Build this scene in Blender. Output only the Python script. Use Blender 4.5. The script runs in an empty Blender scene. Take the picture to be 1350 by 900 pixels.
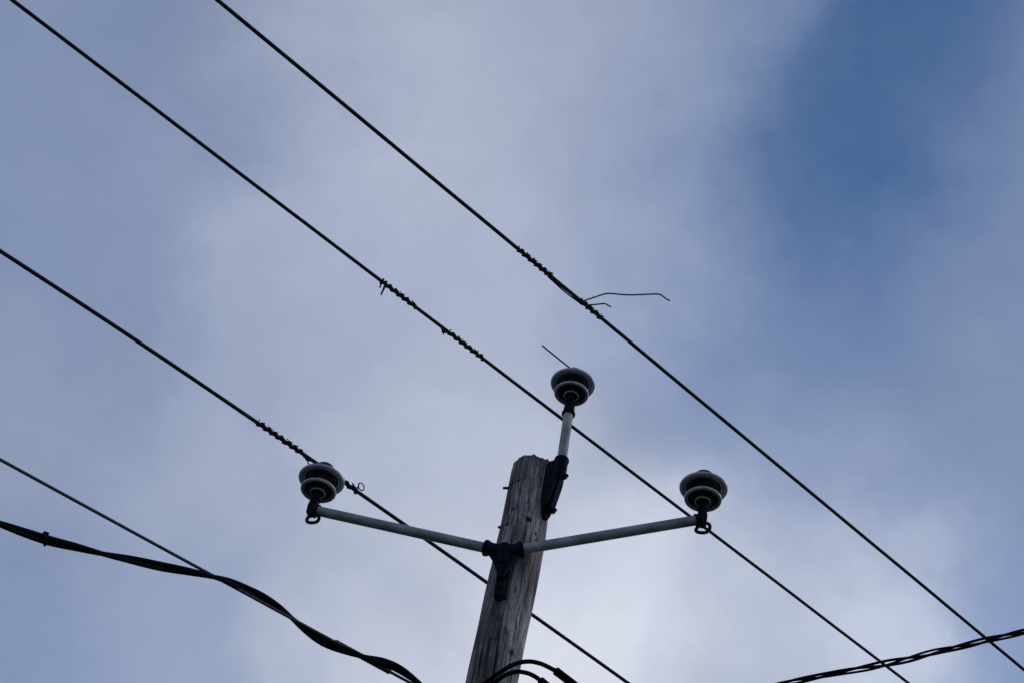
import bpy, bmesh, math, random
import numpy as np
from mathutils import Vector, Matrix, noise

random.seed(7)
S = bpy.context.scene
COL = S.collection

# ------------------------------------------------------------------ camera
FPX = 2000.0                                   # focal length in pixels of a 1350 x 900 frame
PITCH = math.radians(46.4)
ROLL = math.radians(10.9)
EYE = Vector((0, 0, 1.6))
R0 = Vector((1, 0, 0))
U0 = Vector((0, -math.sin(PITCH), math.cos(PITCH)))
FW = Vector((0, math.cos(PITCH), math.sin(PITCH)))
RT = R0 * math.cos(ROLL) + U0 * math.sin(ROLL)
UP = -R0 * math.sin(ROLL) + U0 * math.cos(ROLL)

cam_data = bpy.data.cameras.new('camera')
cam_data.sensor_width = 36.0
cam_data.lens = FPX / 1350 * 36.0
cam_data.clip_start = 0.05
cam_data.clip_end = 20000
cam = bpy.data.objects.new('camera', cam_data)
COL.objects.link(cam)
M = Matrix((RT, UP, -FW)).transposed().to_4x4()
M.translation = EYE
cam.matrix_world = M
S.camera = cam


def ray(px, py):
    return RT * ((px - 675) / FPX) + UP * ((450 - py) / FPX) + FW


def at(px, py, depth):
    return EYE + ray(px, py) * depth


def on_plane(px, py, p0, d):
    """where the sight line meets the vertical plane through p0 that holds direction d"""
    n = Vector((-d.y, d.x, 0))
    r = ray(px, py)
    return EYE + r * ((p0 - EYE).dot(n) / r.dot(n))


def proj(p):
    v = p - EYE
    z = v.dot(FW)
    return 675 + FPX * v.dot(RT) / z, 450 - FPX * v.dot(UP) / z


# ------------------------------------------------------------------ sky, sun, exposure
SUN_AZ = math.radians(80)       # east of +Y
SUN_EL = math.radians(26)
S.view_settings.view_transform = 'Standard'
S.view_settings.look = 'None'
S.view_settings.exposure = 0
S.view_settings.gamma = 1
S.view_settings.use_curve_mapping = False

world = bpy.data.worlds.new('World')
S.world = world
world.use_nodes = True
wn, wl = world.node_tree.nodes, world.node_tree.links
wn.clear()
SKY_STRENGTH = 0.115


def wmath(op, a, b=None, c=None):
    n = wn.new('ShaderNodeMath')
    n.operation = op
    for i, v in enumerate((a, b, c)):
        if v is None:
            continue
        if isinstance(v, (int, float)):
            n.inputs[i].default_value = v
        else:
            wl.new(v, n.inputs[i])
    return n.outputs[0]


def wvec(op, a, b, out=0):
    n = wn.new('ShaderNodeVectorMath')
    n.operation = op
    for i, v in enumerate((a, b)):
        if isinstance(v, (tuple, Vector)):
            n.inputs[i].default_value = v
        elif isinstance(v, (int, float)):
            n.inputs['Scale'].default_value = v
        elif op == 'SCALE' and i == 1:
            wl.new(v, n.inputs['Scale'])
        else:
            wl.new(v, n.inputs[i])
    return n.outputs[out]


def wnoise(vec, scale, detail, rough=0.5, out='Fac'):
    n = wn.new('ShaderNodeTexNoise')
    n.inputs['Scale'].default_value = scale
    n.inputs['Detail'].default_value = detail
    n.inputs['Roughness'].default_value = rough
    wl.new(vec, n.inputs['Vector'])
    return n.outputs[out]


tc = wn.new('ShaderNodeTexCoord').outputs['Generated']
direction = wvec('NORMALIZE', tc, (0, 0, 0))
warp1 = wvec('SCALE', wvec('SUBTRACT', wnoise(direction, 5.0, 4, 0.5, 'Color'), (.5, .5, .5)), 0.12)
warp2 = wvec('SCALE', wvec('SUBTRACT', wnoise(direction, 15.0, 6, 0.6, 'Color'), (.5, .5, .5)), 0.085)
warped = wvec('ADD', wvec('ADD', direction, warp1), warp2)
sky = wn.new('ShaderNodeTexSky')
sky.sky_type = 'NISHITA'
sky.sun_disc = False
sky.dust_density = .2
sky.ozone_density = 6
sky.sun_elevation = SUN_EL
sky.sun_rotation = SUN_AZ
# veil of cloud: (direction seen at, cloud light, clear-sky share)
CLOUDS = [
    ((1212, 84), -0.120, 0.99), ((1194, 58), -0.046, 1.09), ((1145, 159), 0.010, 1.04), ((1111, 197), -0.040, 1.05), ((1182, 135), -0.080, 1.03),
    ((2, 1), 0.198, 1.07), ((132, 215), 0.225, 0.96), ((315, 47), 0.133, 1.05), ((424, 46), 0.467, 0.64), ((579, 201), 0.464, 0.63),
    ((760, 55), 0.316, 0.79), ((908, 184), 0.314, 0.75), ((959, 27), 0.229, 0.85), ((963, 230), 0.168, 1.03), ((1039, 18), 0.148, 1.08),
    ((1001, 128), 0.163, 1.08), ((1153, 145), 0.011, 1.00), ((1107, 125), 0.031, 1.03), ((1211, 54), -0.120, 0.95), ((1208, 191), 0.073, 1.00),
    ((1256, 158), 0.055, 0.98), ((1223, 27), -0.120, 1.04), ((1304, 68), 0.198, 0.84), ((1160, 62), 0.180, 1.01), ((1367, 264), 0.101, 0.88),
    ((1181, 30), 0.036, 1.15), ((1189, 102), -0.120, 1.03), ((1270, 93), 0.096, 0.88), ((1075, 237), -0.078, 1.09), ((1299, 186), 0.179, 0.78),
    ((1340, 165), 0.250, 0.70), ((1120, 271), -0.004, 1.09), ((1091, 345), 0.104, 1.01), ((1081, 419), 0.060, 1.01), ((1340, 409), 0.165, 0.77),
    ((903, 422), 0.252, 0.87), ((952, 354), 0.152, 0.92), ((1007, 509), -0.005, 1.15), ((1187, 318), 0.228, 0.67), ((1162, 507), 0.144, 0.78),
    ((1303, 587), 0.217, 0.59), ((1038, 572), 0.360, 0.63), ((1151, 643), 0.163, 0.73), ((774, 383), 0.420, 0.69), ((842, 272), 0.335, 0.77),
    ((565, 573), 0.431, 0.60), ((296, 457), 0.334, 0.77), ((39, 526), 0.272, 0.73), ((826, 781), 1.100, 0.00), ((760, 798), 0.832, 0.00),
    ((947, 761), 0.817, 0.00), ((966, 801), 0.238, 0.72), ((941, 857), 0.454, 0.31), ((1016, 832), 0.436, 0.46), ((1094, 774), 1.100, 0.00),
    ((799, 673), -0.120, 1.15), ((987, 660), 0.370, 0.76), ((1065, 690), -0.120, 1.15), ((795, 736), 0.845, 0.00), ((241, 861), 0.281, 0.79),
    ((516, 825), 0.321, 0.65), ((1300, 791), 0.169, 0.84), ((698, 656), 0.628, 0.27), ((313, 631), 0.358, 0.69), ((1310, 56), 0.249, 0.79),
    ((123, 398), 0.180, 0.98), ((467, 336), 0.379, 0.75), ((556, 688), 0.568, 0.32), ((552, 886), 0.733, 0.11), ((20, 871), 0.199, 0.83),
    ((43, 104), 0.190, 0.99), ((668, 94), 0.385, 0.69)]
KW = 560.0
acc_a = acc_s = acc_w = None
for (px, py), a, s in CLOUDS:
    c = ray(px, py).normalized()
    w = wmath('EXPONENT', wmath('MULTIPLY', wmath('SUBTRACT', wvec('DOT_PRODUCT', wvec('NORMALIZE', warped, (0, 0, 0)), c, 'Value'), 1.0), KW))
    acc_w = w if acc_w is None else wmath('ADD', acc_w, w)
    acc_a = wmath('MULTIPLY', w, a) if acc_a is None else wmath('MULTIPLY_ADD', w, a, acc_a)
    acc_s = wmath('MULTIPLY', w, s) if acc_s is None else wmath('MULTIPLY_ADD', w, s, acc_s)
EPS = 0.004
acc_w = wmath('ADD', acc_w, EPS)
cloud_light = wmath('MAXIMUM', wmath('DIVIDE', wmath('ADD', acc_a, EPS * .17), acc_w), 0.0)
clear_share = wmath('DIVIDE', wmath('ADD', acc_s, EPS * .55), acc_w)
mottle = wmath('MULTIPLY_ADD', wnoise(warped, 9.0, 6, 0.55), 0.20, 0.90)
mottle2 = wmath('MULTIPLY_ADD', wnoise(warped, 26.0, 5, 0.55), 0.12, 0.94)
cloud_light = wmath('MULTIPLY', wmath('MULTIPLY', cloud_light, mottle), mottle2)
wisps = wmath('MULTIPLY', wmath('SUBTRACT', wnoise(warped, 14.0, 7, 0.62), 0.5), 0.07)
cloud_light = wmath('MAXIMUM', wmath('ADD', cloud_light, wisps), 0.0)
cloud_col = wvec('SCALE', (.865, .895, 1.0), wmath('DIVIDE', cloud_light, SKY_STRENGTH))
sky_col = wvec('SCALE', sky.outputs[0], clear_share)
total = wvec('ADD', cloud_col, sky_col)
bg = wn.new('ShaderNodeBackground')
bg.inputs['Strength'].default_value = SKY_STRENGTH
wl.new(total, bg.inputs['Color'])
wo = wn.new('ShaderNodeOutputWorld')
wl.new(bg.outputs[0], wo.inputs['Surface'])

sun_data = bpy.data.lights.new('sun', 'SUN')
sun_data.energy = 0.5
sun_data.angle = math.radians(14)
sun_data.color = (1.0, 0.95, 0.88)
sun = bpy.data.objects.new('sun', sun_data)
COL.objects.link(sun)
to_sun = Vector((math.sin(SUN_AZ) * math.cos(SUN_EL), math.cos(SUN_AZ) * math.cos(SUN_EL), math.sin(SUN_EL)))
sun.rotation_euler = to_sun.to_track_quat('Z', 'Y').to_euler()
sun.location = (5, 5, 20)


# ------------------------------------------------------------------ materials
def new_mat(name):
    m = bpy.data.materials.new(name)
    m.use_nodes = True
    nt = m.node_tree
    return m, nt.nodes, nt.links, nt.nodes['Principled BSDF']


def mottled(name, c1, c2, scale=20, rough=.5, metallic=0.0, bump=0.0, bump_scale=120, stretch=(1, 1, 1), lo=.35, hi=.65, spec=.5):
    m, n, l, p = new_mat(name)
    co = n.new('ShaderNodeTexCoord')
    mp = n.new('ShaderNodeMapping')
    mp.inputs['Scale'].default_value = stretch
    l.new(co.outputs['Object'], mp.inputs['Vector'])
    t = n.new('ShaderNodeTexNoise')
    t.inputs['Scale'].default_value = scale
    t.inputs['Detail'].default_value = 6
    l.new(mp.outputs[0], t.inputs['Vector'])
    r = n.new('ShaderNodeValToRGB')
    r.color_ramp.elements[0].position = lo
    r.color_ramp.elements[0].color = (*c1, 1)
    r.color_ramp.elements[1].position = hi
    r.color_ramp.elements[1].color = (*c2, 1)
    l.new(t.outputs['Fac'], r.inputs['Fac'])
    l.new(r.outputs['Color'], p.inputs['Base Color'])
    p.inputs['Roughness'].default_value = rough
    p.inputs['Metallic'].default_value = metallic
    p.inputs['Specular IOR Level'].default_value = spec
    if bump:
        t2 = n.new('ShaderNodeTexNoise')
        t2.inputs['Scale'].default_value = bump_scale
        t2.inputs['Detail'].default_value = 4
        l.new(mp.outputs[0], t2.inputs['Vector'])
        b = n.new('ShaderNodeBump')
        b.inputs['Strength'].default_value = bump
        b.inputs['Distance'].default_value = .004
        l.new(t2.outputs['Fac'], b.inputs['Height'])
        l.new(b.outputs['Normal'], p.inputs['Normal'])
    return m


MAT_PORCELAIN = mottled('grey_insulator_polymer', (.46, .475, .51), (.56, .575, .61), 14, .24, bump=.08, bump_scale=60)
MAT_ARM = mottled('grey_fibreglass', (.34, .35, .38), (.42, .43, .46), 9, .45, bump=.12, bump_scale=90, stretch=(1, 1, .5))
MAT_POST = mottled('weathered_grey_fibreglass', (.33, .335, .335), (.52, .52, .51), 16, .55, bump=.2, bump_scale=90, stretch=(1, 1, .3))
def grime(m, scale, stretch, dark, lo, hi):
    """a second layer of dirt streaks over a mottled material"""
    n, l = m.node_tree.nodes, m.node_tree.links
    p = n['Principled BSDF']
    src = p.inputs['Base Color'].links[0].from_socket
    co = n.new('ShaderNodeTexCoord')
    mp = n.new('ShaderNodeMapping')
    mp.inputs['Scale'].default_value = stretch
    l.new(co.outputs['Object'], mp.inputs['Vector'])
    t = n.new('ShaderNodeTexNoise')
    t.inputs['Scale'].default_value = scale
    t.inputs['Detail'].default_value = 8
    t.inputs['Roughness'].default_value = .65
    l.new(mp.outputs[0], t.inputs['Vector'])
    r = n.new('ShaderNodeValToRGB')
    r.color_ramp.elements[0].position, r.color_ramp.elements[0].color = lo, (*dark, 1)
    r.color_ramp.elements[1].position, r.color_ramp.elements[1].color = hi, (1, 1, 1, 1)
    l.new(t.outputs['Fac'], r.inputs['Fac'])
    x = n.new('ShaderNodeMix')
    x.data_type = 'RGBA'
    x.blend_type = 'MULTIPLY'
    x.inputs[0].default_value = 1
    l.new(src, x.inputs[6])
    l.new(r.outputs['Color'], x.inputs[7])
    l.new(x.outputs[2], p.inputs['Base Color'])


grime(MAT_ARM, 16, (.35, 1, 1), (.62, .60, .58), .40, .56)
grime(MAT_POST, 26, (1, 1, .25), (.55, .54, .52), .40, .58)
grime(MAT_PORCELAIN, 22, (1, 1, 1), (.70, .69, .67), .32, .48)
MAT_IRON = mottled('blue_black_cast_iron', (.006, .008, .013), (.014, .019, .028), 26, .65, .0, bump=.6, bump_scale=70, spec=.05)
MAT_CONDUCTOR = mottled('aged_conductor', (.014, .015, .018), (.030, .031, .034), 40, .7, .0, spec=.2)
MAT_TIE = mottled('dark_tie_wire', (.008, .009, .010), (.020, .020, .020), 60, .7, .0, spec=.2)
MAT_RUBBER = mottled('black_cable_sheath', (.004, .004, .004), (.008, .008, .009), 30, .8, spec=.12)
MAT_NEUTRAL = mottled('bare_aluminium_strand', (.05, .051, .055), (.10, .102, .108), 60, .6, .2)
MAT_SLEEVE = mottled('grey_splice_sleeve', (.035, .036, .04), (.10, .105, .115), 70, .6, .2, bump=.4, bump_scale=300)
MAT_GALV = mottled('rusty_bolt_steel', (.02, .018, .017), (.06, .045, .036), 60, .7, .4)


def wood_material():
    m, n, l, p = new_mat('weathered_pole_wood')
    co = n.new('ShaderNodeTexCoord')

    def noise_tex(stretch, scale, detail=8, rough=.6, dist=0.0):
        mp = n.new('ShaderNodeMapping')
        mp.inputs['Scale'].default_value = stretch
        l.new(co.outputs['Object'], mp.inputs['Vector'])
        t = n.new('ShaderNodeTexNoise')
        t.inputs['Scale'].default_value = scale
        t.inputs['Detail'].default_value = detail
        t.inputs['Roughness'].default_value = rough
        t.inputs['Distortion'].default_value = dist
        l.new(mp.outputs[0], t.inputs['Vector'])
        return t.outputs['Fac']

    def ramp(fac, stops):
        r = n.new('ShaderNodeValToRGB')
        e = r.color_ramp.elements
        e[0].position, e[0].color = stops[0][0], (*stops[0][1], 1)
        e[1].position, e[1].color = stops[-1][0], (*stops[-1][1], 1)
        for pos, c in stops[1:-1]:
            x = e.new(pos)
            x.color = (*c, 1)
        l.new(fac, r.inputs['Fac'])
        return r.outputs['Color']

    def mul(a, b):
        x = n.new('ShaderNodeMix')
        x.data_type = 'RGBA'
        x.blend_type = 'MULTIPLY'
        x.inputs[0].default_value = 1
        l.new(a, x.inputs[6])
        l.new(b, x.inputs[7])
        return x.outputs[2]

    fibre = noise_tex((1, 1, .06), 70, 8, .65, .4)
    grain = noise_tex((1, 1, .03), 190, 6, .6)
    patch = noise_tex((1, 1, .22), 9, 6, .6, .5)
    speck = noise_tex((1, 1, .5), 90, 5, .6)
    base = ramp(patch, [(.34, (.30, .262, .26)), (.5, (.56, .50, .495)), (.62, (.82, .78, .775))])
    c = mul(base, ramp(fibre, [(.36, (.10, .095, .095)), (.46, (.74, .72, .72)), (.60, (1.0, 1.0, 1.0))]))
    c = mul(c, ramp(grain, [(.36, (.28, .27, .27)), (.54, (1, 1, 1))]))
    c = mul(c, ramp(speck, [(.30, (.18, .17, .17)), (.42, (1, 1, 1))]))
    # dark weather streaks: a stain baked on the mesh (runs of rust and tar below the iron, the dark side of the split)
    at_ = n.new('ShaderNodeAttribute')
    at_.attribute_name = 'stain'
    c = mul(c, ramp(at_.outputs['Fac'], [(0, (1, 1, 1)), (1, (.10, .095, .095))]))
    l.new(c, p.inputs['Base Color'])
    p.inputs['Roughness'].default_value = .9
    p.inputs['Specular IOR Level'].default_value = .2
    b = n.new('ShaderNodeBump')
    b.inputs['Strength'].default_value = .8
    b.inputs['Distance'].default_value = .010
    mx = n.new('ShaderNodeMath')
    mx.operation = 'ADD'
    l.new(fibre, mx.inputs[0])
    l.new(grain, mx.inputs[1])
    l.new(mx.outputs[0], b.inputs['Height'])
    l.new(b.outputs['Normal'], p.inputs['Normal'])
    return m


MAT_WOOD = wood_material()
MAT_GROUND = mottled('asphalt_and_grit', (.022, .022, .023), (.042, .041, .040), .8, .95, bump=.3, bump_scale=20)


# ------------------------------------------------------------------ builders
def frames(pts):
    """parallel-transported frames along a polyline"""
    n = len(pts)
    tang = []
    for i in range(n):
        a, b = pts[max(i - 1, 0)], pts[min(i + 1, n - 1)]
        t = b - a
        tang.append(t.normalized() if t.length > 1e-9 else Vector((0, 0, 1)))
    ref = Vector((0, 0, 1)) if abs(tang[0].z) < .9 else Vector((1, 0, 0))
    u = (ref - tang[0] * ref.dot(tang[0])).normalized()
    out = []
    for t in tang:
        u = (u - t * u.dot(t))
        u = u.normalized()
        out.append((t, u, t.cross(u)))
    return out


def add_tube(bm, pts, r, seg=12, cap=True):
    rad = r if isinstance(r, (list, tuple)) else [r] * len(pts)
    rings = []
    for p, (t, u, v), q in zip(pts, frames(pts), rad):
        rings.append([bm.verts.new(p + (u * math.cos(2 * math.pi * k / seg) + v * math.sin(2 * math.pi * k / seg)) * q) for k in range(seg)])
    for a, b in zip(rings, rings[1:]):
        for k in range(seg):
            bm.faces.new((a[k], a[(k + 1) % seg], b[(k + 1) % seg], b[k]))
    if cap:
        bm.faces.new(list(reversed(rings[0])))
        bm.faces.new(rings[-1])


def add_strand(bm, path, r, lay=.19, lobes=6, seg=24):
    """a stranded wire: six lobes twisting along the run"""
    rings = []
    for p, s_, (t, u, v) in zip(path.p, path.s, frames(path.p)):
        ring = []
        wob = u * (.0016 * noise.noise(Vector((s_ * 1.3, 2, 7)))) + v * (.0016 * noise.noise(Vector((s_ * 1.3, 9, 4))))
        for k in range(seg):
            a = 2 * math.pi * k / seg
            q = r * (.94 + .075 * abs(math.cos(lobes / 2 * (a - 2 * math.pi * s_ / lay))))
            ring.append(bm.verts.new(p + wob + (u * math.cos(a) + v * math.sin(a)) * q))
        rings.append(ring)
    for a, b in zip(rings, rings[1:]):
        for k in range(seg):
            bm.faces.new((a[k], a[(k + 1) % seg], b[(k + 1) % seg], b[k]))
    bm.faces.new(list(reversed(rings[0])))
    bm.faces.new(rings[-1])


def add_lathe(bm, prof, origin=Vector((0, 0, 0)), axis=Vector((0, 0, 1)), seg=64):
    """surface of revolution of (radius, height) pairs"""
    axis = axis.normalized()
    ref = Vector((1, 0, 0)) if abs(axis.x) < .9 else Vector((0, 1, 0))
    u = (ref - axis * ref.dot(axis)).normalized()
    v = axis.cross(u)
    rings = []
    for r, h in prof:
        if r < 1e-6:
            rings.append([bm.verts.new(origin + axis * h)])
        else:
            rings.append([bm.verts.new(origin + axis * h + (u * math.cos(2 * math.pi * k / seg) + v * math.sin(2 * math.pi * k / seg)) * r) for k in range(seg)])
    for a, b in zip(rings, rings[1:]):
        for k in range(seg):
            q = [a[k % len(a)], a[(k + 1) % len(a)], b[(k + 1) % len(b)], b[k % len(b)]]
            f = []
            for x in q:
                if x not in f:
                    f.append(x)
            if len(f) > 2:
                bm.faces.new(f)


def add_prism(bm, outline, o, ex, ey, ez, z0, z1, bevel=0.0):
    """outline (a, b) extruded from z0 to z1 in the frame (o; ex, ey, ez); bevel shrinks the outer face"""
    cx = sum(a for a, _ in outline) / len(outline)
    cy = sum(b for _, b in outline) / len(outline)

    def loop(z, sh):
        res = []
        for a, b in outline:
            d = math.hypot(a - cx, b - cy)
            k = max(0.0, 1 - sh / max(d, 1e-6))
            res.append(bm.verts.new(o + ex * (cx + (a - cx) * k) + ey * (cy + (b - cy) * k) + ez * z))
        return res
    loops = [loop(z0, 0)]
    if bevel:
        loops += [loop(z1 - bevel, 0), loop(z1, bevel)]
    else:
        loops += [loop(z1, 0)]
    n = len(outline)
    for a, b in zip(loops, loops[1:]):
        for k in range(n):
            bm.faces.new((a[k], a[(k + 1) % n], b[(k + 1) % n], b[k]))
    bm.faces.new(list(reversed(loops[0])))
    bm.faces.new(loops[-1])


def circle(r, n, ph=0.0, cx=0.0, cy=0.0):
    return [(cx + r * math.cos(ph + 2 * math.pi * k / n), cy + r * math.sin(ph + 2 * math.pi * k / n)) for k in range(n)]


def obj(name, bm, mat, parent=None, smooth=True, auto=40):
    bmesh.ops.recalc_face_normals(bm, faces=bm.faces[:])
    me = bpy.data.meshes.new(name)
    o = bpy.data.objects.new(name, me)
    COL.objects.link(o)
    if parent is not None:
        base = Vector(parent.location)
        if parent.parent is not None:
            base = base + Vector(parent.parent.location)
        bmesh.ops.translate(bm, verts=bm.verts[:], vec=-base)
        o.parent = parent
    if smooth:
        lim = math.radians(auto)
        for e in bm.edges:
            if len(e.link_faces) == 2 and e.calc_face_angle(0) > lim:
                e.smooth = False
        for f in bm.faces:
            f.smooth = True
    bm.to_mesh(me)
    bm.free()
    me.materials.append(mat)
    return o


def tag(o, label, cat, group=None):
    o['label'] = label
    o['category'] = cat
    if group:
        o['group'] = group
    return o


def thing(name, label, cat, loc, group=None):
    o = bpy.data.objects.new(name, None)
    o.empty_display_size = .1
    COL.objects.link(o)
    o.location = loc
    return tag(o, label, cat, group)


def catmull(P, per=10):
    P = [P[0] * 2 - P[1]] + list(P) + [P[-1] * 2 - P[-2]]
    out = []
    for i in range(1, len(P) - 2):
        a, b, c, d = P[i - 1:i + 3]
        for k in range(per):
            t = k / per
            out.append(.5 * (2 * b + (c - a) * t + (2 * a - 5 * b + 4 * c - d) * t * t + (3 * b - a - 3 * c + d) * t ** 3))
    out.append(P[-2])
    return out


class Path:
    def __init__(self, pts):
        self.p = pts
        self.s = [0.0]
        for a, b in zip(pts, pts[1:]):
            self.s.append(self.s[-1] + (b - a).length)
        self.px = [proj(q)[0] if (q - EYE).dot(FW) > .3 else -1e9 for q in pts]

    def at(self, s):
        s = min(max(s, 0), self.s[-1])
        i = int(np.searchsorted(self.s, s)) - 1
        i = min(max(i, 0), len(self.p) - 2)
        d = self.s[i + 1] - self.s[i]
        t = (s - self.s[i]) / d
        return self.p[i].lerp(self.p[i + 1], t), (self.p[i + 1] - self.p[i]).normalized()

    def s_at_px(self, x):
        for i in range(len(self.p) - 1):
            if self.px[i] <= x <= self.px[i + 1] and self.px[i] > -1e8:
                t = (x - self.px[i]) / (self.px[i + 1] - self.px[i])
                return self.s[i] + t * (self.s[i + 1] - self.s[i])
        raise ValueError('no point at %r' % x)

    def frame(self, s):
        p, t = self.at(s)
        n = (UP - t * UP.dot(t)).normalized()
        return p, t, n, t.cross(n)


def span(pix, p0, d, deg=3, ext=(18, 22), sag=.0012, step=.02):
    """a strung wire: through the sight lines of pix, hanging in the vertical plane of d through p0"""
    d = d.normalized()
    P = [on_plane(x, y, p0, d) for x, y in pix]
    u = np.array([(q - p0).dot(d) for q in P])
    z = np.array([q.z for q in P])
    co = np.polyfit(u, z, deg)
    dco = np.polyder(co)
    u0, u1 = u.min(), u.max()
    pts = []
    n = int(ext[0] / .5)
    for k in range(n, 0, -1):
        x = ext[0] * k / n
        pts.append(p0 + d * (u0 - x) + Vector((0, 0, np.polyval(co, u0) - np.polyval(dco, u0) * x + sag * x * x - p0.z)))
    m = int((u1 - u0) / step)
    for k in range(m + 1):
        x = u0 + (u1 - u0) * k / m
        pts.append(p0 + d * x + Vector((0, 0, np.polyval(co, x) - p0.z)))
    n = int(ext[1] / .5)
    for k in range(1, n + 1):
        x = ext[1] * k / n
        pts.append(p0 + d * (u1 + x) + Vector((0, 0, np.polyval(co, u1) + np.polyval(dco, u1) * x + sag * x * x - p0.z)))
    return Path(pts)


def coil(path, x0, x1, pitch, rad, phase=0.0, jitter=.16, step=18):
    """a wire wound round a strung wire from image column x0 to x1"""
    s0, s1 = path.s_at_px(x0), path.s_at_px(x1)
    n = max(2, int((s1 - s0) / pitch * step))
    pts, ang = [], phase
    for k in range(n + 1):
        s = s0 + (s1 - s0) * k / n
        p, t, a, b = path.frame(s)
        ang = phase + 2 * math.pi * (s - s0) / pitch + 1.5 * noise.noise(Vector((s * 11, s0, 0))) + jitter * 3 * noise.noise(Vector((s * 9, phase, 0)))
        r = rad * (1 + jitter * noise.noise(Vector((s * 40, phase, 3.1))) + .13 * max(0, noise.noise(Vector((s * 14, s0 + 5, 3.1)))))
        pts.append(p + (a * math.cos(ang) + b * math.sin(ang)) * r)
    return pts


# ------------------------------------------------------------------ ground
bm = bmesh.new()
bmesh.ops.create_grid(bm, x_segments=40, y_segments=40, size=3000)
g = obj('ground', bm, MAT_GROUND)
g['kind'] = 'structure'

# ------------------------------------------------------------------ the pole
POLE = Vector((.232, 6.6, 0))
POLE_TOP = (at(700, 602, 8.87)).z - .080
POLE_R = .131


def lean(z):
    """the pole is a little crooked: its axis drifts to the right going up"""
    return Vector((min(-.006 + .036 * (z - 6.0), .030 + .004 * (z - 7.0)), 0, 0))


def pole_r(z):
    t = POLE_TOP - z
    r = POLE_R + .004 * max(0, t - 1.5)
    if t < .55:
        r -= .007 * (1 - t / .55)
    return r


def pole_hit(px, py):
    """angle round the pole (0 faces the camera) and height of the point seen at px, py"""
    r = ray(px, py)
    a = r.x ** 2 + r.y ** 2
    c0 = POLE + lean(6.8)
    for _ in range(3):
        ex, ey = EYE.x - c0.x, EYE.y - c0.y
        b = 2 * (r.x * ex + r.y * ey)
        c = ex * ex + ey * ey - POLE_R ** 2
        q = max(b * b - 4 * a * c, 0)
        p = EYE + r * ((-b - math.sqrt(q)) / (2 * a))
        c0 = POLE + lean(p.z)
    return math.atan2(p.x - c0.x, -(p.y - c0.y)), p.z


HOLES = [(683, 632, .009, .028), (697, 684, .012, .034), (676, 670, .009, .012), (667, 690, .008, .018), (674, 860, .010, .022),
         (706, 703, .007, .010), (690, 744, .006, .010)]
HOLES = [(*pole_hit(x, y), r, dep) for x, y, r, dep in HOLES]
SPLITS = [((663.5, 798), (640, 960), .0075, .016), ((684, 655), (678, 712), .005, .010), ((679, 612), (668, 670), .006, .010),
          ((712, 640), (704, 700), .004, .006), ((650, 815), (632, 940), .004, .007), ((642, 830), (622, 930), .004, .006),
          ((694, 690), (690, 716), .004, .006), ((690, 750), (682, 800), .004, .005)]
SPLITS = [(pole_hit(*a), pole_hit(*b), w, d) for a, b, w, d in SPLITS]
STAIN_TH, STAIN_Z = pole_hit(656, 792)
SPLIT_TH, SPLIT_Z = pole_hit(663.5, 798)
KNOT_TH, KNOT_Z = pole_hit(676, 857)

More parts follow.
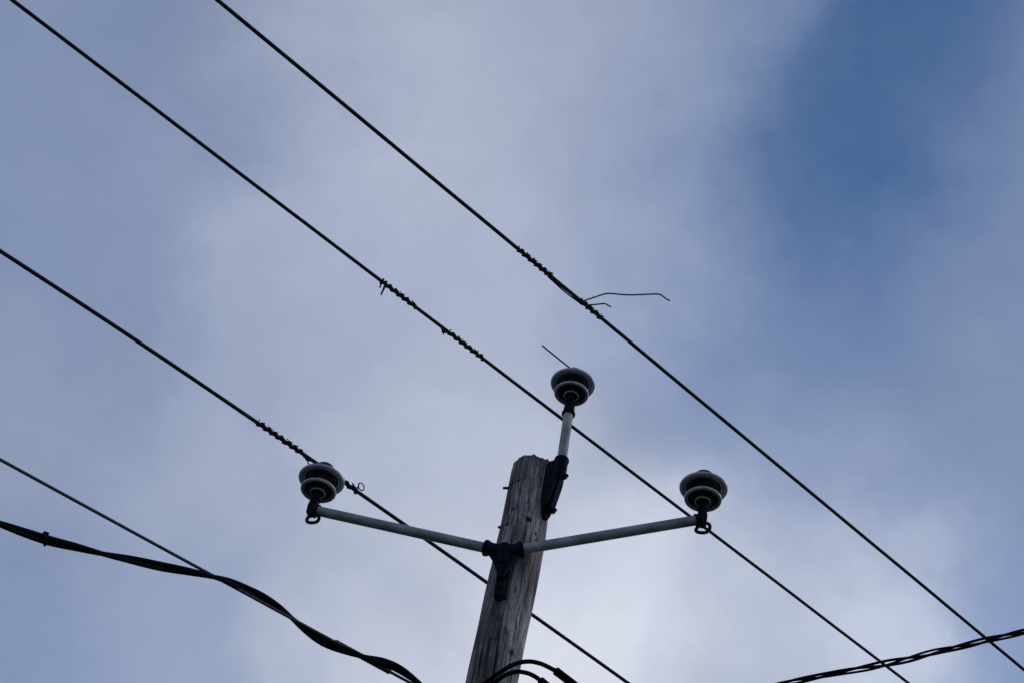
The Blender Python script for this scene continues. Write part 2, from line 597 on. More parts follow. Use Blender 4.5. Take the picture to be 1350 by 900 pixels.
pole = thing('utility_pole', 'weathered grey wooden utility pole with splits and old bolt holes under the insulators', 'utility pole', POLE)
zs = [0, .6, 1.2, 1.8, 2.4, 3.0, 3.6, 4.2, 4.7, 5.1, 5.4, 5.6]
while zs[-1] < POLE_TOP - .0055:
    zs.append(zs[-1] + .0055)
zs[-1] = POLE_TOP
NS = 200
bm = bmesh.new()
stain = bm.verts.layers.float.new('stain')
rings = []
for z in zs:
    ring = []
    t = POLE_TOP - z
    for k in range(NS):
        th = 2 * math.pi * k / NS
        if th > math.pi:
            th -= 2 * math.pi
        cs, sn = math.cos(th), math.sin(th)
        r = pole_r(z)
        st = 0.0
        if z > 5.5:
            r += .0045 * noise.noise(Vector((cs * 1.4, sn * 1.4, z * 2.2)))
            r += .0025 * noise.noise(Vector((cs * 5, sn * 5, z * 3.5 + 4)))
            r += .0022 * noise.noise(Vector((cs * 17, sn * 17, z * 1.6)))
            r += .0012 * noise.noise(Vector((cs * 40, sn * 40, z * 4)))
            # slivers broken out of the edges
            ch = noise.noise(Vector((cs * 2.6 + 9, sn * 2.6, z * 5.5)))
            if ch > .28:
                r -= .022 * (ch - .28)
            for (ht, hz, hr, hd) in HOLES:
                da, dz = (th - ht) * POLE_R, z - hz
                q = (da * da + dz * dz) / (hr * hr)
                if q < 9:
                    w = math.exp(-q * q * .7)
                    r -= hd * w
                    st = max(st, .95 * math.exp(-q * .5))
            for (a, b, w, d) in SPLITS:
                if b[1] - .02 < z < a[1] + .02:
                    f = min(max((a[1] - z) / (a[1] - b[1]), 0), 1)
                    c = a[0] + (b[0] - a[0]) * f + .02 * noise.noise(Vector((z * 7, a[0] * 5, 0)))
                    taper = math.sin(math.pi * min(max(f, .04), .96)) ** .5
                    q = ((th - c) * POLE_R / w) ** 2
                    if q < 9:
                        e = math.exp(-q * 1.6) * taper
                        r -= d * e
                        st = max(st, e * .8)
            # growth swirl round the knot low on the right
            dk = math.hypot((th - KNOT_TH) * POLE_R, (z - KNOT_Z) * .7)
            if dk < .06:
                r += .004 * math.exp(-(dk / .03) ** 2) * (1 + .5 * math.sin(dk * 620))
            # stains
            if z < STAIN_Z + .32:
                dr = max(0, STAIN_Z + .05 - z)
                q = (th - STAIN_TH - .04 + .08 * noise.noise(Vector((z * 4, 2, 1)))) * POLE_R
                st = max(st, .9 * math.exp(-(q / (.046 - .016 * min(dr, 1))) ** 2) * math.exp(-max(0, dr - .05) / .15))
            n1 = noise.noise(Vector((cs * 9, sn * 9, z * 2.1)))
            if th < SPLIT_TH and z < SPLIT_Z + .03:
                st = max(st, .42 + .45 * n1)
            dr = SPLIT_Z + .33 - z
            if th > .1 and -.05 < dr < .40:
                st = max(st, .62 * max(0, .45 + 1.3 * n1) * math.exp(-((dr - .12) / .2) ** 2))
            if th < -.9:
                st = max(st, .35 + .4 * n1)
            if t < .12:
                st = max(st, (.5 + .6 * n1) * (1 - t / .12))
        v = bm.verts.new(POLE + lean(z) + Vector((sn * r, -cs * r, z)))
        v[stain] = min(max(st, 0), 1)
        ring.append(v)
    rings.append(ring)
# the weathered top: rounded shoulder, sunken ragged end grain
for ins, dz in ((.006, .006), (.016, .010), (.035, .008), (.07, .004), (.10, .002)):
    ring = []
    for k in range(NS):
        th = 2 * math.pi * k / NS
        r = pole_r(POLE_TOP) - ins
        h = POLE_TOP + dz + .007 * noise.noise(Vector((math.cos(th) * 4 * (1 - ins * 4), math.sin(th) * 4 * (1 - ins * 4), 8))) \
            + .004 * noise.noise(Vector((math.cos(th) * 16, math.sin(th) * 16, ins * 60)))
        v = bm.verts.new(POLE + lean(z) + Vector((math.sin(th) * r, -math.cos(th) * r, h)))
        v[stain] = .6
        ring.append(v)
    rings.append(ring)
for a, b in zip(rings, rings[1:]):
    for k in range(NS):
        bm.faces.new((a[k], a[(k + 1) % NS], b[(k + 1) % NS], b[k]))
bm.faces.new(rings[-1])
for k in range(NS):                     # ragged upper rim
    th = 2 * math.pi * k / NS
    dz = .018 * noise.noise(Vector((math.cos(th) * 3, math.sin(th) * 3, 31))) + .011 * noise.noise(Vector((math.cos(th) * 14, math.sin(th) * 14, 12)))
    for j, w in ((-6, 1), (-7, .9), (-8, .7), (-9, .45), (-10, .2), (-5, 1), (-4, .9)):
        rings[j][k].co.z += dz * w
obj('shaft', bm, MAT_WOOD, pole, auto=75)

# ------------------------------------------------------------------ insulators
SC = 1.0


def ring_arc(cr, cz, r, a0, a1, n=6):
    return [(cr + r * math.cos(math.radians(a0 + (a1 - a0) * k / n)), cz + r * math.sin(math.radians(a0 + (a1 - a0) * k / n))) for k in range(n + 1)]


INS_BASE = -.205          # height of the thing's origin below the rim of the big shed


def make_insulator(loc, label):
    t = thing('pin_insulator', label, 'insulator', loc, 'grey insulators on the pole top frame')
    up = Vector((0, 0, 1))
    o = Vector(loc) - up * INS_BASE
    bm = bmesh.new()
    add_lathe(bm, [(.050, .028), (.054, .045), (.050, .054), (.0445, .060), (.0445, .070), (.050, .077)] + ring_arc(.044, .086, .009, -30, 90) +
              [(.024, .095), (.020, .085), (.012, .081), (0, .080)], o)
    obj('head', bm, MAT_HEAD, t)
    bm = bmesh.new()
    add_lathe(bm, [(.050, .046), (.062, .041), (.084, .026), (.105, .012), (.119, .004)] + ring_arc(.1245, -.005, .0108, 80, -150, 10) +
              [(.1140, .003), (.1115, .006), (.108, .000)] + ring_arc(.1035, -.005, .0046, 0, -180, 7) + [(.0975, .003)], o)
    obj('upper_shed', bm, MAT_PORCELAIN, t)
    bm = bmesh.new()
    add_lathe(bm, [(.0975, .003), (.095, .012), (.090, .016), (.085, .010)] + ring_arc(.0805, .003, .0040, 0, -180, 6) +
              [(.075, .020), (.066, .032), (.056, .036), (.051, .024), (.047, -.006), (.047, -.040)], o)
    obj('inner_skirt', bm, MAT_DARK_INNER, t)
    bm = bmesh.new()
    add_lathe(bm, [(.0475, -.038), (.053, -.042), (.064, -.052), (.080, -.066), (.091, -.076)] + ring_arc(.0940, -.086, .0105, 60, -165, 10) + [(.0825, -.080)], o)
    add_lathe(bm, [(.0440, -.101), (.0447, -.107)] + ring_arc(.0410, -.108, .0038, 0, -180, 6) + [(.036, -.100)], o)
    obj('lower_shed', bm, MAT_PORCELAIN, t)
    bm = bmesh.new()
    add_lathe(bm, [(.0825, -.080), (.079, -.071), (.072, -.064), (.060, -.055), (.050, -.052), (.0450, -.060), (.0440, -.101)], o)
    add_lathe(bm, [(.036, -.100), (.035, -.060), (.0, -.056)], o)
    obj('inner_skirt', bm, MAT_DARK_INNER, t)
    bm = bmesh.new()
    prof = [(0, -.0565), (.020, -.057)]
    for k in range(9):
        z = -.062 - k * .006
        prof += [(.021, z), (.0185, z - .003)]
    prof += [(.0205, -.118), (.0205, -.150), (.031, -.154), (.031, -.164), (.024, -.168), (.024, INS_BASE + .0), (0, INS_BASE + .0)]
    add_lathe(bm, prof, o, seg=32)
    obj('pin', bm, MAT_IRON, t)
    return t


MAT_DARK_INNER = mottled('dark_insulator_inner', (.07, .07, .08), (.115, .115, .125), 18, .35)  # darker colour for the wells under the sheds, the neck and the bore
MAT_HEAD = mottled('dark_insulator_head', (.025, .026, .03), (.06, .062, .07), 20, .5)


def copy_tree(o, parent=None):
    c = o.copy()
    COL.objects.link(c)
    if parent is not None:
        c.parent = parent
    for ch in list(o.children):
        copy_tree(ch, c)
    return c


D_LEFT, D_RIGHT = 8.75, 8.50
RIM_L = at(424.2, 631.2, D_LEFT)
RIM_R = at(927.5, 642.3, D_RIGHT)
RIM_T = at(755.2, 505.4, 9.2)
base_off = Vector((0, 0, INS_BASE))
ins_left = make_insulator(RIM_L + base_off, 'grey two-shed insulator at the left arm tip, the only one carrying a tied power line')
ins_right = copy_tree(ins_left)
ins_right.location = RIM_R + base_off
ins_right['label'] = 'grey two-shed insulator on the right arm tip, no wire on its head'
ins_top = copy_tree(ins_left)
ins_top.location = RIM_T + base_off
ins_top['label'] = 'highest grey two-shed insulator, on the upright post, with a thin loose wire on its head'

# ------------------------------------------------------------------ two-armed bracket
TIP_L = RIM_L + Vector((0, 0, -.232))
TIP_R = RIM_R + Vector((0, 0, -.232))
HB_TH = math.atan2(-.055, .11)                         # bracket faces the camera, a little to the left
hb_n = Vector((math.sin(-.44), -math.cos(-.44), 0))    # outward from the pole
hb_t = Vector((hb_n.y * -1, hb_n.x, 0))                # along the pole's face, to the right
HUB = at(664, 727, 8.14)
hub_n_dist = .05


def on_front(px, py):
    th, z = pole_hit(px, py)
    return z


ZH = at(664, 727, 8.16).z
HUB = POLE + lean(ZH) + hb_n * (POLE_R + .050) + Vector((0, 0, ZH))
bracket = thing('crossarm_bracket', 'two-armed bracket with long grey tube arms bolted to the front of the pole', 'crossarm bracket', HUB)
ezv = Vector((0, 0, 1))
bm = bmesh.new()
# base plate down the pole's face
PL_TOP, PL_BOT = .050, -.295
out = []
for k in range(13):
    a = math.pi * k / 12
    out.append((.040 * math.cos(a), .02 + PL_TOP - .03 + .03 * math.sin(a)))
for k in range(13):
    a = math.pi + math.pi * k / 12
    out.append((.036 * math.cos(a), PL_BOT + .036 + .036 * math.sin(a)))
add_prism(bm, out, HUB - hb_n * .058, hb_t, ezv, hb_n, 0, .030, .006)
# raised boss for the bolt, rib up to the hub
boss = []
for k in range(9):
    a = math.pi * k / 8
    boss.append((.026 * math.cos(a), -.190 + .026 * math.sin(a)))
for k in range(9):
    a = math.pi + math.pi * k / 8
    boss.append((.026 * math.cos(a), -.255 + .026 * math.sin(a)))
add_prism(bm, boss, HUB - hb_n * .058, hb_t, ezv, hb_n, .025, .044, .005)
add_prism(bm, [(-.012, -.03), (.012, -.03), (.009, -.165), (-.009, -.165)], HUB - hb_n * .058, hb_t, ezv, hb_n, .02, .056, .006)
# cheek gussets: webs sweeping from the plate out under each socket
dir_l = (TIP_L - HUB).normalized()
dir_r = (TIP_R - HUB).normalized()
for dv, s in ((dir_l, -1), (dir_r, 1)):
    ex = Vector((dv.x, dv.y, 0)).normalized()
    tilt = dv.z / math.hypot(dv.x, dv.y)
    nrm = ex.cross(ezv)
    web = [(0, .02), (.095, .095 * tilt + .0), (.092, .092 * tilt - .03), (.060, -.055), (.032, -.12), (.014, -.17), (0, -.17)]
    add_prism(bm, web, HUB - nrm * .016, ex, ezv, nrm, 0, .032, 0)
# hub body
add_lathe(bm, [(0, .040), (.036, .040), (.042, .034), (.043, .0), (.041, -.05), (.030, -.085), (.0, -.095)], HUB, ezv, 28)
# sockets with flared collars
for dv, L in ((dir_l, .118), (dir_r, .100)):
    add_lathe(bm, [(0, -.02), (.036, -.02), (.0365, L - .045), (.038, L - .03), (.0445, L - .018), (.0460, L - .010), (.0445, L - .002), (.041, L), (.031, L), (.030, L - .02)], HUB, dv, 32)
obj('casting', bm, MAT_IRON, bracket, auto=35)
bm = bmesh.new()
add_prism(bm, circle(.017, 6, .2), HUB + hb_n * -.016 + ezv * -.222, hb_t, ezv, hb_n, 0, .014, .002)
add_lathe(bm, [(0, 0), (.009, 0), (.009, .022), (.007, .025), (0, .025)], HUB + hb_n * -.012 + ezv * -.222, hb_n, 16)
obj('mounting_bolt', bm, MAT_IRON, bracket)
bm = bmesh.new()
add_prism(bm, circle(.014, 6, .5), HUB + hb_n * -.002 + ezv * -.115, hb_t, ezv, hb_n, 0, .012, .002)
obj('mounting_bolt', bm, MAT_IRON, bracket)


def end_clamp(bm, tip, dv, side):
    """cast cap on an arm's tip: ring round the tube, upright block under the pin, and an eye hanging outward"""
    add_lathe(bm, [(0, .012), (.022, .011), (.031, .004), (.0340, -.004), (.0340, -.026), (.0365, -.029), (.0365, -.037), (.030, -.039), (.029, -.02)], tip, dv, 32)
    ex = Vector((dv.x, dv.y, 0)).normalized()
    nrm = ex.cross(ezv)
    blk = [(-.024, -.040), (.010, -.048), (.026, -.034), (.029, .015), (.025, .050), (-.024, .050), (-.026, .02)]
    add_prism(bm, blk, tip - nrm * .022, ex, ezv, nrm, 0, .044, .005)
    # eye for the clevis
    pts = []
    c = tip + ex * (-.018 if side < 0 else .012) + ezv * -.060
    axes = (ex * .95 + ezv * -.30).normalized()
    axv = (ezv * .95 + ex * .30).normalized()
    for k in range(33):
        a = 2 * math.pi * k / 32
        q = .033 * math.copysign(abs(math.cos(a)) ** .88, math.cos(a)), .037 * math.copysign(abs(math.sin(a)) ** .88, math.sin(a))
        lean_ = .35 if side < 0 else -.10
        pts.append(c + ex * (q[0] * (1 - .30 * q[1] / .04) - lean_ * q[1]) + axv * q[1])
    add_tube(bm, pts, .0098, 12, False)
    # small nut under the arm
    add_lathe(bm, [(0, -.002), (.010, -.002), (.010, -.014), (0, -.014)], tip + ezv * -.042 - ex * .022, ezv, 6)


for tip, dv, side in ((TIP_L, dir_l, -1), (TIP_R, dir_r, 1)):
    p0 = HUB + dv * .06
    pts = [p0.lerp(tip, k / 24) for k in range(25)]
    bm = bmesh.new()
    add_tube(bm, pts, .0285, 32)
    arm = obj('arm', bm, MAT_ARM, bracket)
    bm = bmesh.new()
    end_clamp(bm, tip, dv, side)
    obj('end_clamp', bm, MAT_IRON, arm, auto=35)

# ------------------------------------------------------------------ upright post bracket
PX, PY = RIM_T.x, RIM_T.y
AXT = POLE + lean(7.4)
ax = Vector((PX - AXT.x, PY - AXT.y, 0))
pn = ax.normalized()                                   # outward from the pole
pt = Vector((-pn.y, pn.x, 0))
POST_TOP = RIM_T.z - .185
SOCK_TOP = at(740, 608, 8.95).z - .125
BOT = at(727, 694, 8.5).z
dist = ax.length
post = thing('post_bracket', 'upright grey tube on a dark casting bolted to the right side of the pole top', 'post bracket', Vector((PX, PY, BOT)))
bm = bmesh.new()
add_tube(bm, [Vector((PX, PY, SOCK_TOP - .05 + (POST_TOP - SOCK_TOP + .05) * k / 12)) for k in range(13)], .0285, 32)
obj('post_tube', bm, MAT_POST, post)
bm = bmesh.new()
add_lathe(bm, [(0, .004), (.026, .004), (.031, -.002), (.0325, -.03), (.035, -.062), (.0405, -.068), (.0405, -.080), (.030, -.083), (.0285, -.05)], Vector((PX, PY, POST_TOP)), ezv, 32)
obj('post_cap', bm, MAT_IRON, post)
bm = bmesh.new()
o = Vector((PX, PY, 0))
add_lathe(bm, [(.030, -.03), (.031, -.002), (.036, 0), (.042, -.004), (.0435, -.014), (.041, -.024), (.0375, -.034), (.0375, -.10), (.034, -.13), (.026, -.155), (0, -.17)],
          Vector((PX, PY, SOCK_TOP)), ezv, 32)
# plate on the pole
gap = dist - POLE_R
H = SOCK_TOP - BOT
plate = [(-.044, H - .05), (-.030, H - .03), (.030, H - .03), (.044, H - .05), (.046, H * .55), (.040, H * .18), (.030, .03), (.014, .0), (-.014, .0), (-.030, .03), (-.040, H * .18), (-.046, H * .55)]
add_prism(bm, plate, o - pn * (gap + .012) + ezv * BOT, pt, ezv, pn, 0, .030, .006)
# tapering web between plate and socket
rad = [(-gap, H - .02), (-.01, H - .03), (.030, H - .05), (.034, H - .14), (.012, H - .20), (-gap + .045, .055), (-gap + .015, .02), (-gap, .02)]
add_prism(bm, rad, o + ezv * BOT + pt * -.016, pn, ezv, pt, 0, .032, .004)
for s in (-1, 1):
    rib = [(-gap, H - .03), (-.01, H - .03), (.012, H - .06), (.006, H - .19), (-gap + .030, .07), (-gap, .05)]
    add_prism(bm, rib, o + ezv * BOT + pt * (.034 * s - .005), pn, ezv, pt, 0, .010, .002)
obj('casting', bm, MAT_IRON, post, auto=35)
for zz, dd in ((H * .66, .040), (.045, .035 - gap + .02)):
    bm = bmesh.new()
    add_prism(bm, circle(.019, 6, .3), o + ezv * (BOT + zz) + pn * (dd - .012), pt, ezv, pn, 0, .018, .002)
    add_lathe(bm, [(0, .018), (.010, .018), (.010, .030), (0, .032)], o + ezv * (BOT + zz) + pn * (dd - .012), pn, 16)
    obj('nut', bm, MAT_IRON, post)
# through bolts whose ends show on the far side of the pole
for px, py in ((664.5, 649.5), (657, 693.5)):
    zz = at(px, py, 8.72 if py < 660 else 8.5).z - (.012 if py < 660 else .03)
    d = -(pn * .55 + pt * -.0).normalized()
    base = POLE + lean(zz) + Vector((0, 0, zz))
    dv = Vector((-1, -.12, -.40)).normalized()
    bm = bmesh.new()
    prof = [(0, -.02), (.0085, -.02)]
    for k in range(10):
        prof += [(.0085, -.01 + k * .004), (.0075, -.008 + k * .004)]
    L = .036 if py < 660 else .022
    prof = [q for q in prof if q[1] < L] + [(.0082, L), (.005, L + .003), (0, L + .003)]
    add_lathe(bm, prof, base + Vector((-.12, -.03, 0)), dv, 16)
    obj('through_bolt', bm, MAT_GALV, post)

# ------------------------------------------------------------------ power lines
WD = Vector((math.cos(math.radians(35.3)), math.sin(math.radians(35.3)), 0))
W3_P0 = RIM_L + Vector((0, 0, .10)) + Vector((-WD.y, WD.x, 0)) * -.012


def strung(name, path, r, mat, label, cat, group):
    bm = bmesh.new()
    add_strand(bm, path, r)
    return tag(obj(name, bm, mat, auto=80), label, cat, group)


GRP = 'bare power lines strung past the pole'
w1 = span([(287, 0), (450, 136.5), (648, 300), (730, 367), (775, 403.5), (1009, 600), (1300, 840), (1350, 882.5)], at(775, 403.5, 9.5), WD)
strung('power_line', w1, .0118, MAT_CONDUCTOR, 'highest bare power line, clear of the pole, with two loose tie-wire tails', 'power line', GRP)
w2 = span([(15.7, 0), (225, 159.5), (410, 300), (585, 433.5), (745, 554.5), (903, 675), (1163, 873), (1198, 900)], at(745, 554.5, 9.75), WD)
strung('power_line', w2, .0108, MAT_CONDUCTOR, 'middle bare power line passing behind the upright post and the right insulator', 'power line', GRP)
w3 = span([(0, 330), (100, 397.5), (338, 557), (408, 603.5), (458, 636.5), (533, 689), (643, 769.5), (698, 808), (828, 899)], W3_P0, WD)
strung('power_line', w3, .0112, MAT_CONDUCTOR, 'lowest bare power line, tied to the left insulator and passing behind the wooden pole', 'power line', GRP)

# ---- tie wires
RW = .0047          # tie wire radius
TG = 'tie wires wound on the power lines'


def spikes(bm, path, x0, x1, pitch, rad):
    """cut ends and kinks standing off the winding"""
    s0, s1 = path.s_at_px(x0), path.s_at_px(x1)
    s = s0
    while s < s1:
        p, t, a, b = path.frame(s)
        q = p + a * rad
        add_tube(bm, [q - t * .004, q + a * random.uniform(.002, .007) + t * random.uniform(-.004, .006)], [.0042, .003], 6)
        s += pitch * random.uniform(.42, .58)


def winding(bm, path, x0, x1, pitch, r_c):
    rad = r_c + RW * .55
    for k, (ph, q) in enumerate(((.2, .70), (.75, .92), (1.3, 1.04), (1.85, 1.0), (2.4, .74))):
        add_tube(bm, coil(path, x0 + abs(k - 2) * .6, x1 - abs(k - 2) * .6, pitch, rad * q, ph, .07), RW, 8)
    spikes(bm, path, x0 + 2, x1 - 2, pitch * 1.4, r_c + RW * 1.3)


# on the highest line: two windings joined by a slack strand, two long tails
bm = bmesh.new()
winding(bm, w1, 681, 728, .047, .0118)
winding(bm, w1, 764, 793, .050, .0125)
sa, sb = w1.s_at_px(724), w1.s_at_px(768)
pts = []
for k in range(31):
    f = k / 30
    p, t, a, b = w1.frame(sa + (sb - sa) * f)
    pts.append(p - a * (.013 + .006 * math.sin(math.pi * f) ** 2) - b * .004)
add_tube(bm, pts, RW, 8)
pts = []
for k in range(31):
    f = k / 30
    p, t, a, b = w1.frame(sa + (sb - sa) * f)
    pts.append(p - a * (.010 + .004 * math.sin(math.pi * f * 1.3)) + b * .012)
add_tube(bm, pts, RW, 8)
p, t, a, b = w1.frame(w1.s_at_px(724))
add_tube(bm, [p + a * .012, p + a * .024 + t * .01, p + a * .018 + t * .022], RW * .7, 6)
tie1 = obj('tie_wire', bm, MAT_TIE)
tag(tie1, 'dark tie wire wound in two stretches on the highest power line, with long stray tails', 'tie wire', TG)
d1 = (w1.at(w1.s_at_px(775))[0] - EYE).dot(FW)
for pix, dz in (([(767, 397.5), (778, 394), (790, 390), (799, 387.4), (807, 387.3), (820, 388.6), (835, 389), (852, 388.3), (866, 387.9), (872, 389.5), (878, 394), (883, 396.5)], .25),
                ([(774, 402.5), (785, 401.6), (793, 400.8), (797, 400.6), (800, 401.7), (805.5, 405)], .1)):
    P = [at(x, y, d1 - .01 - dz * k / len(pix)) for k, (x, y) in enumerate(pix)]
    bm = bmesh.new()
    add_tube(bm, catmull(P, 6), .0046, 8)
    o_ = obj('wire_tail', bm, MAT_TIE)
    o_.parent = tie1

# on the middle line: two short windings
bm = bmesh.new()
winding(bm, w2, 506, 549, .047, .0108)
p, t, a, b = w2.frame(w2.s_at_px(503))
add_tube(bm, [p + (a * math.cos(q) + b * math.sin(q)) * .017 + t * q * .001 for q in [k * .4 for k in range(17)]], RW, 8)
dd = (p - EYE).dot(FW)
add_tube(bm, catmull([at(504, 373, dd), at(502, 376, dd), at(500.5, 380, dd - .01)], 4), [.005] * 8 + [.003], 8)
add_tube(bm, catmull([at(507.5, 377, dd), at(505, 383, dd - .01), at(502, 389.5, dd - .02)], 4), [.007] * 4 + [.0055] * 4 + [.003], 8)
tag(obj('tie_wire', bm, MAT_TIE), 'upper-left tie wire winding on the middle power line, with two short pointed ends hanging down', 'tie wire', TG)
bm = bmesh.new()
winding(bm, w2, 590, 638, .047, .0108)
p, t, a, b = w2.frame(w2.s_at_px(585))
dd = (p - EYE).dot(FW)
add_tube(bm, catmull([at(583.5, 429.5, dd - .02), at(582.5, 433, dd - .025), at(586, 438, dd - .02), at(591, 437.5, dd - .015)], 5), RW * 1.5, 8)
add_tube(bm, [at(583, 434, dd - .02), at(583.6, 438, dd - .02), at(585, 441.5, dd - .02)], [.007, .006, .003], 8)
tag(obj('tie_wire', bm, MAT_TIE), 'tie wire winding on the middle power line nearer the upright post, with one hooked end', 'tie wire', TG)
# on the lowest line: long winding and a short one beyond the insulator
bm = bmesh.new()
winding(bm, w3, 338, 397, .047, .0112)
dd = (w3.at(w3.s_at_px(404))[0] - EYE).dot(FW)
add_tube(bm, catmull([at(396, 596.5, dd - .02), at(402, 602.5, dd - .03), at(404.5, 605.5, dd - .03), at(411, 607.5, dd - .02), at(420, 611, dd)], 6), RW, 8)
add_tube(bm, catmull([at(403.5, 603.5, dd - .03), at(405.5, 607.5, dd - .03), at(407.3, 612, dd - .03)], 4), RW * .8, 8)
tag(obj('tie_wire', bm, MAT_TIE), 'longest tie wire winding, on the lowest power line just before the left insulator', 'tie wire', TG)
bm = bmesh.new()
winding(bm, w3, 440, 472, .050, .0118)
dd = (w3.at(w3.s_at_px(470))[0] - EYE).dot(FW)
P = []
for k in range(22):
    q = -2.0 + 2 * math.pi * k / 19
    P.append(at(476.2 + 3.6 * math.cos(q) + 1.2 * math.sin(q), 641 - 5.0 * -math.sin(q) + 0, dd - .02 - .002 * k))
add_tube(bm, [at(470.5, 647, dd - .02)] + P, .0036, 8)
add_tube(bm, catmull([at(468, 643.5, dd - .02), at(466.5, 639, dd - .02), at(464.3, 635.8, dd - .02)], 4), .0042, 8)
add_tube(bm, catmull([at(467, 645, dd - .01), at(468.3, 649.5, dd - .01), at(471, 648, dd - .01)], 4), .0075, 8)
tag(obj('tie_wire', bm, MAT_TIE), 'short tie wire knot with a small open curl, just right of the left insulator', 'tie wire', TG)
# loose stub on the top insulator, head ring
dT = (RIM_T - EYE).dot(FW)
bm = bmesh.new()
add_tube(bm, catmull([at(714.5, 455, dT + .02), at(722, 461.2, dT + .02), at(736, 472.6, dT + .03), at(751, 484.6, dT + .05), at(757, 489, dT + .07)], 6), .0048, 8)
tag(obj('tie_wire', bm, MAT_TIE), 'thin straight broken wire sticking up-left from the head of the highest insulator', 'tie wire')

# ------------------------------------------------------------------ neutral line and the black cables at lower left
ND = Vector((math.cos(math.radians(31)), math.sin(math.radians(31)), 0))
N_P0 = at(600, 931.5, 7.75)
w4 = span([(0, 605), (135, 679), (270, 752.3), (371, 807.4), (441, 845), (515, 885.5), (600, 931.5)], N_P0, ND, deg=2, ext=(18, .0))
bm = bmesh.new()
add_tube(bm, w4.p, .0076, 12)
neutral = tag(obj('neutral_wire', bm, MAT_NEUTRAL), 'thin bare grey wire running straight down into the black twisted cables at lower left', 'wire')
bm = bmesh.new()
s0, s1 = w4.s_at_px(441), w4.s_at_px(514.5)
pts, rad = [], []
n = 90
for k in range(n + 1):
    p, t = w4.at(s0 + (s1 - s0) * k / n)
    pts.append(p)
    e = min(k, n - k)
    rad.append(.0150 if 1 < e else .0105)
    if e > 3:
        rad[-1] = .0142 + .0010 * math.sin(k * 1.4)
add_tube(bm, pts, rad, 18)
o_ = obj('splice_sleeve', bm, MAT_SLEEVE)
o_.parent = neutral

CEN = [(-120, 645, -.02), (-60, 668, -.02), (0, 690, -.02), (60, 710.5, -.02), (100, 720.5, -.02), (135, 729.3, -.02), (172, 737, -.03), (210, 745.5, -.03), (250, 753, -.04), (280, 759.5, -.035), (302, 766, -.015),
       (324, 776, .01), (347, 787, .02), (369, 801, .03), (384, 813.5, .032), (402, 829, .03), (424, 844.3, .02), (447, 854, .0), (473, 863, -.035),
       (489, 867.5, -.04), (504, 871.5, -.035), (520, 878, -.025), (535, 887, -.02), (556, 903, 0), (580, 922, .02), (600, 934, .03)]
cen3 = []
for x, y, dz in CEN:
    p = on_plane(x, y, N_P0, ND)
    cen3.append(p + (p - EYE).normalized() * dz)
p_, q_ = cen3[0], cen3[0] - cen3[1]
for k in range(1, 9):
    cen3.insert(0, p_ + ND * -1.2 * k + Vector((0, 0, .03 * k)))
cpath = Path(catmull(cen3, 14))
NODES = [(-400, -6.5), (-165, -3.5), (-15, -1.57), (135, 1.57), (283, 4.71), (384, 7.85), (481, 11.0), (556, 14.1), (640, 17.3)]
RC = .0112
bundle = thing('service_cable', 'pair of thick black cables twisted together at lower left, sagging across the thin grey wire', 'cable', cpath.p[-1])
for sg in (1, -1):
    pts = []
    n = 420
    for k in range(n + 1):
        s = cpath.s[-1] * k / n
        p, t = cpath.at(s)
        x = proj(p)[0] if (p - EYE).dot(FW) > .5 else -400
        x = max(min(x, 600), -400)
        ph = np.interp(x, [a for a, _ in NODES], [b for _, b in NODES])
        sight = (p - EYE).normalized()
        w = t.cross(sight).normalized()
        v = t.cross(w)
        pts.append(p + (w * math.cos(ph) + v * math.sin(ph)) * RC * sg * .97)
    bm = bmesh.new()
    add_tube(bm, pts, RC, 14)
    obj('cable', bm, MAT_RUBBER, bundle)
# strap round the pair
s = cpath.s_at_px(58.5)
p, t = cpath.at(s)
sight = (p - EYE).normalized()
w = t.cross(sight).normalized()
v = t.cross(w)
bm = bmesh.new()
pts = []
for k in range(29):
    a = 2 * math.pi * k / 28
    pts.append(p + w * math.cos(a) * .0265 + v * math.sin(a) * .0140 - t * .012 * math.cos(a))
add_tube(bm, pts, .0048, 8, False)
c = p - w * .028 * (1 if w.dot(UP) < 0 else -1)
add_prism(bm, [(-.010, -.006), (.010, -.006), (.010, .006), (-.010, .006)], c, t, w, v, -.006, .006, .001)
obj('strap', bm, MAT_RUBBER, bundle)

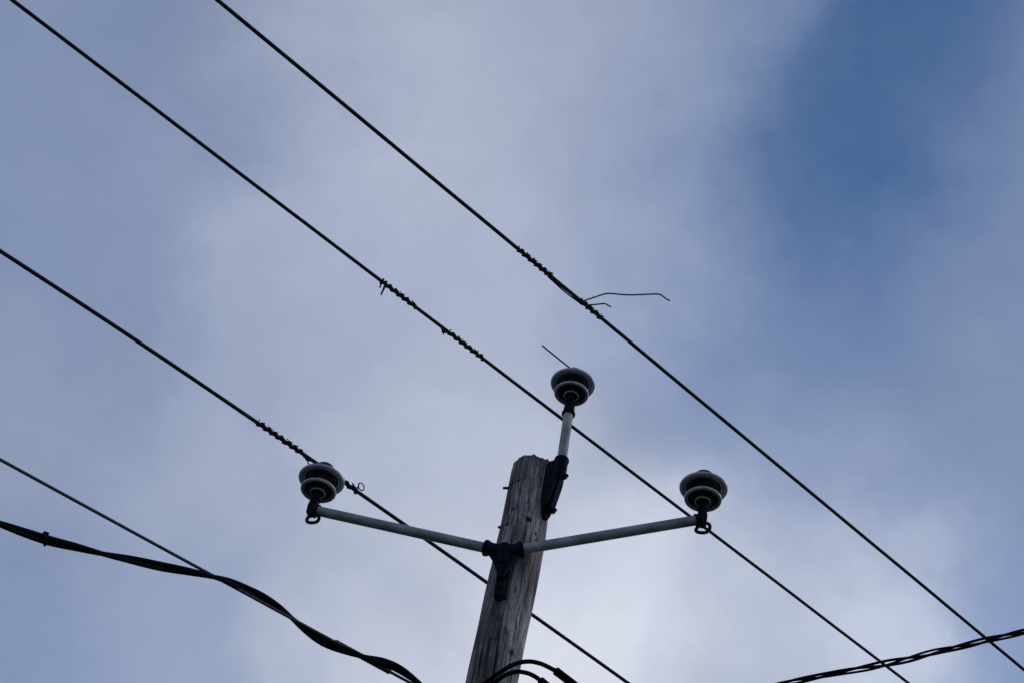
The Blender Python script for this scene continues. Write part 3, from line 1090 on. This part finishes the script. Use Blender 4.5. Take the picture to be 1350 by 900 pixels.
# ------------------------------------------------------------------ twisted cable at lower right
TD = Vector((1, -.12, 0)).normalized()
T_P0 = POLE + hb_n * .16
RP = [(800, 944), (870, 932), (950, 918), (1010, 906.5), (1042, 898.5), (1080, 891), (1125, 882.5), (1160, 876.5), (1200, 867.5), (1250, 855.5), (1300, 844), (1350, 832.5), (1420, 816), (1500, 797), (1600, 772), (1720, 740)]
cc = [on_plane(x, y, T_P0, TD) for x, y in RP]
tpath = Path(catmull(cc, 16))
trip = thing('service_drop_cable', 'black three-strand twisted cable rising to the right edge, gaps between its strands', 'cable', cc[0])
RS = .0070
for j in range(3):
    pts = []
    n = 520
    for k in range(n + 1):
        s = tpath.s[-1] * k / n
        p, t = tpath.at(s)
        sight = (p - EYE).normalized()
        w = t.cross(sight).normalized()
        v = t.cross(w)
        ph = s * 2 * math.pi / .85 + 2 * math.pi * j / 3 + .9 * noise.noise(Vector((s * 1.7, 0, 5)))
        loose = RS * (1.7 + .85 * noise.noise(Vector((s * 3.1, j * 5.0, 1))))
        pts.append(p + (w * math.cos(ph) + v * math.sin(ph)) * loose)
    bm = bmesh.new()
    add_tube(bm, pts, RS if j else RS * .85, 10)
    obj('strand', bm, MAT_RUBBER, trip)

# ------------------------------------------------------------------ jumper cables with fat connectors
JD = 7.42
for pix, c0, c1, lab in (
        ([(560, 968), (590, 941), (615, 918), (640, 899.5), (658, 886.5), (670, 878.8), (683, 873.2), (698, 871.3), (711, 873.6), (721, 877.6), (733, 884)], (731, 882.3), (771, 913),
         'higher of two black cables arching across the pole, ending in a fat black connector'),
        ([(566, 972), (600, 943), (628, 917), (651, 899.5), (664, 890.5), (674, 886.3), (683, 884.6), (696, 886.8), (706, 891.6), (714, 897.5)], (710.5, 895.2), (750, 926),
         'lower of two black cables arching across the pole, its fat connector cut by the frame')):
    lower = pix[0][0] == 566
    dj = JD + (.03 if lower else 0)
    P = [at(x, y, dj) for x, y in pix]
    jb = thing('jumper_cable', lab, 'cable', P[-1], 'black jumper cables across the pole')
    bm = bmesh.new()
    add_tube(bm, catmull(P, 8), .0112, 14)
    obj('cable', bm, MAT_RUBBER, jb)
    A, B = at(*c0, dj), at(*c1, dj - .02)
    ax_ = (B - A).normalized()
    L = (B - A).length
    bm = bmesh.new()
    add_lathe(bm, [(0, -.004), (.0095, -.004), (.0120, .002), (.0205, .006), (.0215, .012), (.0205, .04), (.0210, L * .5), (.0205, L - .04), (.0215, L - .012), (.0205, L - .006), (.012, L - .002), (0, L)], A, ax_, 10)
    obj('connector', bm, MAT_RUBBER, jb, auto=30)
    # carries on to the twisted cable, out of the picture
    bm = bmesh.new()
    E = cc[0] + Vector((0, 0, .0))
    add_tube(bm, catmull([B - ax_ * .01, B + ax_ * .08, B.lerp(E, .6) + Vector((0, 0, -.03)), E], 8), .0112, 12)
    obj('cable', bm, MAT_RUBBER, jb)
